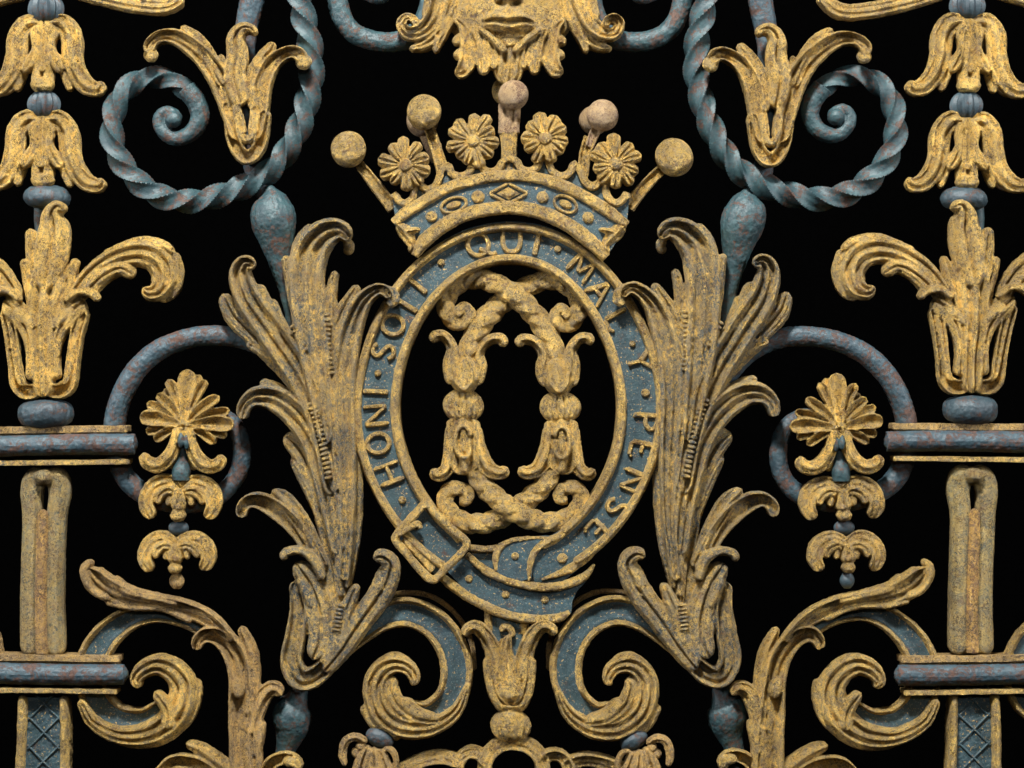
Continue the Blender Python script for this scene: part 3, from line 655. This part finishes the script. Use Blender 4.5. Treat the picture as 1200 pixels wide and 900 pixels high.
# ---- garter ---------------------------------------------------------------------
CX, CY = 596, 475
def ell(a, b_, t0, t1, n=60):
    return [(CX + a * cos(radians(t0 + (t1 - t0) * i / n)), CY + b_ * sin(radians(t0 + (t1 - t0) * i / n))) for i in range(n + 1)]
T0, T1 = 118, 440      # screen angles, y down: from the buckle over the top to the keeper
gb = part('garter_belt', gate, BS, lambda b: strip(b, ell(154, 190, T0, T1, 80), 24, 'flat', 3, 34, 14, cap='n', n=8, step=4), vox=0, rough=.6, label='oval blue garter belt with gilded lettering round the monogram')
part('outer_edge', gb, G, lambda b: strip(b, ell(176.5, 207, T0 - 3, T1 - 16, 80), 5.7, 'dome', 9, 38, 14, cap='r'), vox=1.15, rough=.5)
part('inner_edge', gb, G, lambda b: strip(b, ell(131.5, 170, T0 - 2, T1 - 18, 80), 5.9, 'dome', 9, 44, 14, cap='r'), vox=1.15, rough=.5)
SERIF = .13
LET = {
 'H': [[(-.4, 0), (-.4, 1)], [(.4, 0), (.4, 1)], [(-.4, .5), (.4, .5)], [(-.5, 0), (-.3, 0)], [(-.5, 1), (-.3, 1)], [(.5, 0), (.3, 0)], [(.5, 1), (.3, 1)]],
 'O': [[(.45 * cos(a * pi / 8), .5 + .5 * sin(a * pi / 8)) for a in range(17)]],
 'N': [[(-.42, 0), (-.42, 1)], [(-.42, 1), (.42, 0)], [(.42, 0), (.42, 1)], [(-.5, 0), (-.3, 0)], [(.52, 1), (.3, 1)]],
 'I': [[(0, 0), (0, 1)], [(-.14, 0), (.14, 0)], [(-.14, 1), (.14, 1)]],
 'S': [[(.28, .84), (.12, .99), (-.12, .97), (-.28, .78), (-.2, .6), (.1, .46), (.3, .28), (.18, .04), (-.1, 0), (-.3, .16)]],
 'T': [[(0, 0), (0, 1)], [(-.42, 1), (.42, 1)], [(-.14, 0), (.14, 0)], [(-.42, 1), (-.42, .85)], [(.42, 1), (.42, .85)]],
 'Q': [[(.48 * cos(a * pi / 8), .5 + .5 * sin(a * pi / 8)) for a in range(17)], [(0, .3), (.25, .1), (.5, -.1), (.72, -.1)]],
 'U': [[(-.4, 1), (-.4, .35), (-.25, .05), (0, -.03), (.25, .05), (.4, .35), (.4, 1)], [(-.5, 1), (-.3, 1)], [(.5, 1), (.3, 1)]],
 'M': [[(-.5, 0), (-.4, 1)], [(-.4, 1), (0, .15)], [(0, .15), (.4, 1)], [(.4, 1), (.5, 0)], [(-.6, 0), (-.4, 0)], [(.6, 0), (.4, 0)]],
 'A': [[(-.45, 0), (0, 1)], [(0, 1), (.45, 0)], [(-.25, .38), (.25, .38)], [(-.55, 0), (-.35, 0)], [(.55, 0), (.35, 0)]],
 'L': [[(-.3, 1), (-.3, 0)], [(-.3, 0), (.35, 0)], [(.35, 0), (.35, .18)], [(-.42, 1), (-.18, 1)]],
 'Y': [[(-.5, 1), (0, .5)], [(.5, 1), (0, .5)], [(0, .5), (0, 0)], [(-.14, 0), (.14, 0)]],
 'P': [[(-.3, 0), (-.3, 1)], [(-.3, 1), (.1, 1), (.32, .88), (.34, .68), (.12, .5), (-.3, .48)], [(-.42, 0), (-.14, 0)]],
 'E': [[(-.3, 0), (-.3, 1)], [(-.3, 1), (.35, 1)], [(-.3, .5), (.2, .5)], [(-.3, 0), (.38, 0)], [(.35, 1), (.35, .85)], [(.38, 0), (.38, .17)]],
}
TEXT = [('H', 457, 556), ('O', 445, 521), ('N', 442, 488), ('I', 441, 460), ('S', 448, 412), ('O', 459, 381), ('I', 475, 358), ('T', 487, 334),
        ('Q', 559, 288), ('U', 598, 283), ('I', 628, 286), ('M', 682, 312), ('A', 704, 340), ('L', 725, 374), ('Y', 751, 423),
        ('P', 755, 495), ('E', 750, 528), ('N', 741, 565), ('S', 724, 597), ('E', 701, 624)]
def normal_at(x, y):
    nx, ny = (x - CX) / 154 ** 2, (y - CY) / 190 ** 2; l = hypot(nx, ny); return nx / l, ny / l
for ch, x, y in TEXT:
    ux, uy = normal_at(x, y); rx, ry = -uy, ux         # up = outward, right = clockwise
    H_ = 26; Wd = 25
    def dl(b):
        for st in LET[ch]:
            P_ = [(x + rx * a * Wd + ux * (c_ - .5) * H_, y + ry * a * Wd + uy * (c_ - .5) * H_) for a, c_ in st]
            if len(P_) == 2:
                L_ = hypot(P_[0][0] - P_[1][0], P_[0][1] - P_[1][1])
                w_ = 2.3 if L_ < 9 else (3.3 if st is LET[ch][0] else 2.5)
            else: w_ = 2.9
            strip(b, P_, w_, 'dome', 4.2, 3, 17.5, n=6, step=1.6, cap='r' if len(P_) == 2 else 'n', cs=1.5)
    part('letter', gb, G, dl, vox=0, rough=0)
for x, y, r in ((443, 438, 4.2), (516, 308, 4.2), (652, 293, 4.2), (742, 402, 3.6), (755, 461, 5), (471, 586, 4.4), (660, 655, 6)):
    part('stud', gb, G, lambda b: ball(b, x, y, r, z=18, rz=3.6), vox=0, rough=0)
# buckle
bk = part('buckle', gb, G, lambda b: tube(b, [(462, 628), (470, 618), (484, 603), (494, 592), (500, 590), (510, 600), (528, 618), (543, 630), (546, 637), (536, 650), (522, 664), (512, 675), (504, 676), (490, 663), (474, 645), (463, 633), (462, 628)], 4.9, z=27), vox=1.15)
part('buckle_prong', bk, G, lambda b: (tube(b, [(466, 626), (480, 617), (489, 612), (492, 618)], [3, 3.6, 4, 2.5], z=31),), vox=1.1)
part('buckle_bar', bk, G, lambda b: (tube(b, [(506, 600), (538, 633)], 3.4, z=22), tube(b, [(472, 630), (507, 666)], 5, z=22)), vox=1.1)
part('strap_end', bk, BS, lambda b: poly(b, [(496, 590), (546, 636), (512, 674), (462, 628)], -14, 19), vox=0)
# hanging tail
tl = part('belt_tail', gb, BS, lambda b: poly(b, [(524, 668), (547, 648), (571, 667), (603, 682), (638, 688), (673, 683), (699, 664), (695, 674), (687, 684), (678, 694), (672, 705), (670, 720), (627, 728), (592, 720), (557, 703)], -12, 14), vox=0, label='hanging end of the belt below the buckle')
part('tail_edge', tl, G, lambda b: tube(b, [(518, 675), (530, 685), (557, 703), (592, 720), (627, 727), (655, 725), (668, 718)], [5, 6, 6, 6, 6, 5.5, 3], z=12, zs=1.3), vox=1.15)
part('tail_edge', tl, G, lambda b: tube(b, [(546, 648), (571, 668), (603, 682), (638, 689), (668, 685), (688, 675), (698, 662)], [4, 5, 5.5, 5.5, 5.5, 4.6, 2], z=18), vox=1.15)
kp = part('belt_keeper', gb, BS, lambda b: poly(b, [(582, 668), (584, 648), (588, 637), (602, 632), (640, 628), (655, 630), (628, 645), (624, 678), (600, 684)], -6, 22), vox=0)
part('under_strap', kp, BS, lambda b: poly(b, [(548, 640), (582, 642), (650, 634), (690, 600), (722, 625), (690, 660), (655, 688), (600, 686), (562, 666)], -16, 13), vox=0)
part('keeper_edge', kp, G, lambda b: tube(b, [(582, 668), (581, 652), (586, 640), (598, 633), (620, 630), (642, 630)], [2, 4.6, 4.6, 3.4, 2.6, 2], z=21), vox=1.1)
part('keeper_edge', kp, G, lambda b: tube(b, [(621, 681), (623, 658), (629, 644), (641, 634), (655, 629), (666, 620), (676, 607)], [2, 4.2, 4.6, 4.6, 4.8, 5, 4], z=21), vox=1.1)
part('inner_strap_edge', kp, G, lambda b: tube(b, [(548, 640), (565, 642), (582, 642)], 4.4, z=17))
part('inner_strap_edge', kp, G, lambda b: tube(b, [(668, 619), (660, 627), (650, 635), (636, 643)], [4, 4, 3.4, 1.5], z=18))
part('outer_strap_edge', kp, G, lambda b: tube(b, [(700, 643), (690, 653), (678, 662), (662, 671), (636, 680)], [3, 5.4, 5.6, 5, 1.5], z=19), vox=1.1)
for x, y, z in ((550, 677, 14), (594, 697, 14), (640, 704, 14), (604, 651, 22)):
    part('eyelet', tl if z == 14 else kp, G, lambda b: ball(b, x, y, 4.6, z=z, rz=3), vox=0, rough=0)

# ---- monogram ------------------------------------------------------------------
def monoc(m, s, over, lab):
    zt = 7 if over else -5
    with at(m, s, 0, 0, -2):
        # the strand curls at left, crosses the centre and runs into the right-hand stem
        o = part('monogram_letter', gate, G, lambda b: tube(b, [(539, 371, 9), (536, 366, 9), (543, 361, 8), (550, 370, 6), (541, 380, 3), (527, 374), (521, 354), (533, 336), (556, 328), (582, 335, zt), (606, 350, zt), (630, 372), (647, 398), (654, 425)], [5, 5.5, 6.5, 7.5, 9.5, 11, 11.5, 11.5, 12, 12, 13, 13.5, 13.5, 12], z=6, sec=rope3, pitch=-62, n=30, step=1.8), vox=1.1, label=lab)
        cp = [([(643, 452), (638, 432), (639, 414), (628, 400, 3), (613, 398, 5), (609, 407, 5)], [8, 9, 7, 6.5, 6.5, 6], 'ridge', 8, 14, 8),
              ([(669, 452), (673, 430), (671, 410), (680, 396, 3), (691, 395, 5), (694, 403, 5)], [8, 9, 7, 6.5, 6.5, 6], 'ridge', 8, 14, 8),
              ([(656, 462), (655, 440), (652, 418)], [18, 16, 12], 'dome', 14, 14, 6),
              ([(667, 440), (668, 415), (670, 402)], [6, 6, 3], 'dome', 8, 10, 12),
              ([(646, 432), (647, 448), (656, 457), (665, 448), (667, 434)], [2.5, 3, 3, 3, 2.5], 'dome', 7, 8, 17),
              ([(651, 430), (652, 442), (656, 447), (660, 442), (661, 430)], [2, 2.5, 2.5, 2.5, 2], 'dome', 6, 8, 18)]
        part('leaf_cup', o, G, lobes(cp), vox=1.1)
        part('melon_knob', o, G, lambda b: ball(b, 657, 476, 22.5, 20, rib=16, z=4, rz=18, n=64), vox=0)
        bl = [([(657, 488), (657, 500), (657, 520), (657, 545), (655, 556)], [18, 20, 21, 19, 11], 'ridge', 12, 14, 6, 2.2, 16, 'r', 8),
              ([(644, 498), (641, 525), (631, 547), (616, 553, 3), (607, 547, 5)], [8, 10, 10, 8, 7], 'ridge', 9, 14, 8),
              ([(670, 498), (672, 528), (677, 549), (688, 557, 3), (696, 551, 5)], [8, 9, 8, 7.5, 6], 'ridge', 9, 14, 8),
              ([(650, 512), (650, 505), (657, 499), (664, 505), (666, 518), (664, 530), (657, 536), (650, 530), (650, 512)], 2.6, 'dome', 7, 8, 16),
              ([(657, 516), (657, 530)], [3, 3], 'dome', 7, 8, 16)]
        part('leaf_bell', o, G, lobes(bl), vox=1.1)
        part('rivet_hole', o, BD, lambda b: ball(b, 658, 507, 3.6, z=17, rz=2), vox=0, rough=0)
        part('lower_strand', o, G, lambda b: tube(b, [(648, 550), (636, 568), (614, 588, -zt), (592, 603, -zt), (566, 612), (541, 610), (524, 597), (521, 580), (533, 571), (546, 576), (545, 586), (537, 586)], [10, 12.5, 13, 13, 12.5, 12, 11, 10, 9, 8, 7, 5], z=6, sec=rope3, pitch=58, n=30, step=1.8), vox=1.1)
monoc(False, 0, True, 'interlaced letter C of the monogram, its stem on the right')
monoc(True, 1201, False, 'interlaced reversed letter C of the monogram, its stem on the left')

# ---- crown --------------------------------------------------------------------
UR = [(463, 258), (478, 246), (497, 234), (518, 222), (541, 213), (570, 207), (597, 205), (624, 207), (652, 215), (680, 228), (706, 243), (733, 261)]
LR = [(486, 297), (497, 281), (512, 268), (530, 257), (552, 248), (575, 244), (598, 243), (622, 246), (646, 254), (670, 267), (692, 283), (709, 299)]
ZC = 28
def crown_plate(b):
    pts = UR + list(reversed(LR)); poly(b, pts, -8, ZC + 4)
ARCS = ((476, 221, 14), (503, 204, 15), (541, 189, 16), (577, 184, 16), (620, 184, 16), (656, 189, 17), (692, 203, 14), (720, 221, 15))
def crest(b):
    up = []
    for (x, y, r) in ARCS:
        for a in range(170, -1, -17): up.append((x + (r + 1) * cos(radians(a)), y + (r + 1) * sin(radians(a)) * .95))
    poly(b, [(465, 252)] + up + [(733, 256)] + list(reversed(UR)), ZC - 22, ZC - 4)
XF.dy = 3
cr_ = part('crown', gate, BS, crown_plate, vox=0, rough=.6, label='gilded coronet with balls and flowers on a blue band')
part('crest_plate', cr_, BS, crest, vox=0, rough=0)
part('upper_rim', cr_, G, lambda b: tube(b, UR, [5] + [7] * 10 + [5], z=ZC + 4), vox=1.15)
part('lower_rim', cr_, G, lambda b: tube(b, LR, [5] + [8.5] * 10 + [6], z=ZC + 4), vox=1.15)
CUSP = ((463, 229), (490, 204), (519, 197), (559, 178), (597, 184), (640, 178), (676, 191), (707, 204), (734, 231))
BOT = ((476, 234, 12), (504, 218, 13), (541, 203, 16), (577, 199, 14), (620, 199, 15), (658, 205, 15), (693, 217, 12), (720, 235, 13))
for (a_, b_, c_) in zip(CUSP, BOT, CUSP[1:]):
    P_ = [a_, (b_[0] - b_[2] * .88 , b_[1] - b_[2] * .75), (b_[0] - b_[2] * .6, b_[1] - 3), (b_[0], b_[1] + 1), (b_[0] + b_[2] * .6, b_[1] - 3), (b_[0] + b_[2] * .88, b_[1] - b_[2] * .75), c_]
    part('crest_moulding', cr_, G, lambda b: tube(b, P_, [3.8, 4.4, 4.6, 4.8, 4.6, 4.4, 3.8], z=ZC - 1), vox=1.1)
for p in ([(466, 259), (476, 268), (494, 266), (484, 284), (480, 292)], [(730, 262), (720, 270), (699, 267), (708, 284), (712, 294)]):
    part('corner_leaf', cr_, G, lambda b: (strip(b, [p[0], p[1], p[3], p[4]], [4, 9, 6, 3], 'ridge', 8, 12, ZC), strip(b, [p[1], p[2]], [5, 3], 'ridge', 7, 10, ZC + 2)), vox=1.1)
def framed(b, x, y, a, c, ang, dia=False):
    P_ = [(x + a * cos(t) * cos(ang) - c * sin(t) * sin(ang), y + a * cos(t) * sin(ang) + c * sin(t) * cos(ang)) for t in [2 * pi * i / (4 if dia else 20) for i in range((4 if dia else 20) + 1)]]
    if dia:
        for p0, p1 in zip(P_, P_[1:]): strip(b, [p0, p1], 2.2, 'dome', 5, 3, ZC + 3, n=6, cs=1.5)
        poly(b, [(x + (p[0] - x) * .62, y + (p[1] - y) * .62) for p in P_[:-1]], ZC, ZC + 6); poly(b, [(x + (p[0] - x) * .35, y + (p[1] - y) * .35) for p in P_[:-1]], ZC, ZC + 9)
    else:
        strip(b, P_, 2.1, 'dome', 5, 3, ZC + 3, n=6, cap='n'); ball(b, x, y, a * .6, c * .52, ZC + 4, 5, ang=ang)
part('diamond_jewel', cr_, G, lambda b: framed(b, 596, 226, 22, 12, .02, True), vox=0, rough=0)
part('oval_jewel', cr_, G, lambda b: framed(b, 533, 238, 15, 8.5, -.28), vox=0, rough=0)
part('oval_jewel', cr_, G, lambda b: framed(b, 661, 239, 13.5, 9, .42), vox=0, rough=0)
for x, y, r in ((561, 229, 7.6), (507, 251, 6.8), (635, 231, 7), (687, 254, 6.8)):
    part('round_jewel', cr_, G, lambda b: ball(b, x, y, r, z=ZC + 4, rz=r * .8), vox=0, rough=.3)
random.seed(11)
for x, y, r, n, a0, fm in ((477, 191, 36, 10, .25, G), (556, 163, 36, 11, .05, G), (640, 162, 36, 10, .1, GBR), (720, 192, 35, 10, .3, GBR)):
    def fl(b):
        for i in range(n):
            a = a0 + 2 * pi * i / n + random.uniform(-.09, .09); rr = r * random.uniform(.84, 1.05) * (1.08 if sin(a) < -.8 else .97); w = random.uniform(6.4, 7.8)
            strip(b, [(x + 6 * cos(a), y + 6 * sin(a), 0), (x + rr * .5 * cos(a), y + rr * .5 * sin(a), 5), (x + (rr - 3) * cos(a + .05), y + (rr - 3) * sin(a + .05), 1)], [2.5, w * .95, w * 1.12], 'vein', 8, 7, ZC - 2, n=12, cap='e', cs=6)
        ball(b, x, y, 9, z=ZC - 4, rz=7)
    f = part('crown_flower', cr_, fm, fl, vox=.85, rough=.25)
    part('flower_eye', cr_, G, lambda b: ball(b, x, y, 7.6, z=ZC + 8, rz=6.5), vox=0, rough=.5)
for pts, w, mt in (([(422, 190), (442, 214), (463, 240)], [6, 7, 8], G), ([(503, 145), (512, 170), (523, 205)], [6.5, 7, 8], G), ([(598, 152), (598, 175), (597, 200)], [11, 9, 9], G),
               ([(692, 160), (686, 180), (682, 205)], [7, 7, 7], G), ([(773, 196), (754, 215), (734, 240)], [6, 7, 8], G)):
    part('stalk', cr_, mt, lambda b: strip(b, pts, w, 'gut' if w[0] < 10 else 'flute', 6, 14, ZC - 8, cap='n'), vox=1.1)
part('stalk', cr_, GR, lambda b: strip(b, [(598, 118), (598, 154)], [13, 12.5], 'flute', 6, 20, ZC - 8, cap='n'), vox=1.1, label='bare pinkish stalk of the middle ball')
part('stalk', cr_, GR, lambda b: strip(b, [(700, 148), (691, 172)], [6, 5], 'rim', 5, 12, ZC - 6, cap='n'), vox=1.1)
for x, y, r, mt in ((409, 174, 21, G), (497, 129, 20.5, G), (602, 109, 18, GR), (707, 135, 18.5, GR), (788, 182, 22, G)):
    part('ball', cr_, mt, lambda b: ball(b, x, y, r, z=ZC - 2, n=48, m=32), vox=0, rough=.9, label='ball with its gilding rubbed to pinkish brown' if mt is GR else None)
for x, y, r, mt in ((494, 135, 19.5, GR), (594, 99, 18, G), (698, 137, 17.5, GR)):
    part('rear_ball', cr_, mt, lambda b: ball(b, x, y, r, z=-12, n=40, m=26), vox=0, rough=.6)
part('rear_stalk', cr_, GR, lambda b: tube(b, [(497, 150), (512, 182)], [7, 6], z=-12), vox=0)

XF.dy = 0
# ================================================================== backdrop
me = bpy.data.meshes.new('backdrop'); me.from_pydata([(-4, 0, -3), (4, 0, -3), (4, 0, 3), (-4, 0, 3)], [], [(0, 1, 2, 3)])
bm_, t_, N_, K_, bs_ = nt('black_cloth'); co_ = N_.new('ShaderNodeTexCoord').outputs['Object']
K_.new(mix(N_, K_, noise(N_, K_, co_, 90, 3), (.0004, .0004, .0004), (.0007, .0007, .0007)), bs_.inputs['Base Color'])
bs_.inputs['Roughness'].default_value = 1; bs_.inputs['Specular IOR Level'].default_value = 0
me.materials.append(bm_); bo = bpy.data.objects.new('backdrop', me); C.objects.link(bo); bo.location = (0, 1.2, 0); bo['kind'] = 'structure'

# ================================================================== light, camera
W = bpy.data.worlds.new('World'); S.world = W; W.use_nodes = True
W.node_tree.nodes['Background'].inputs['Color'].default_value = (0, 0, 0, 1); W.node_tree.nodes['Background'].inputs['Strength'].default_value = 0
from mathutils import Vector
def lamp(nm, loc, size, sy, e, col=(1, 1, 1), tgt=(0, 0, 0)):
    l = bpy.data.lights.new(nm, 'AREA'); l.shape = 'RECTANGLE'; l.size = size; l.size_y = sy; l.energy = e; l.color = col
    o = bpy.data.objects.new(nm, l); C.objects.link(o); o.location = loc
    o.rotation_euler = (Vector(tgt) - Vector(loc)).to_track_quat('-Z', 'Y').to_euler()
lamp('key_softbox', (-.3, -1.6, 2.2), .45, .28, 215, (1, .985, .95))
lamp('left_softbox', (-2.5, -1.0, .9), .3, .6, 56, (.97, .98, 1))
lamp('right_softbox', (2.5, -1.0, .9), .3, .6, 56, (.97, .98, 1))
lamp('fill_softbox', (.1, -3.6, 1.0), .6, .4, 20, (1, .98, .95))

cd = bpy.data.cameras.new('camera'); co = bpy.data.objects.new('camera', cd); C.objects.link(co); S.camera = co
D = 3.2
co.location = (-.0, -D, 0); co.rotation_euler = (pi / 2, 0, 0)
cd.sensor_width = 36; cd.lens = 36 * (D - .012) / 1.2; cd.clip_end = 50; cd.clip_start = .05
S.view_settings.view_transform = 'Standard'; S.view_settings.look = 'None'; S.view_settings.exposure = 0; S.view_settings.gamma = 1
S.render.engine = 'CYCLES'
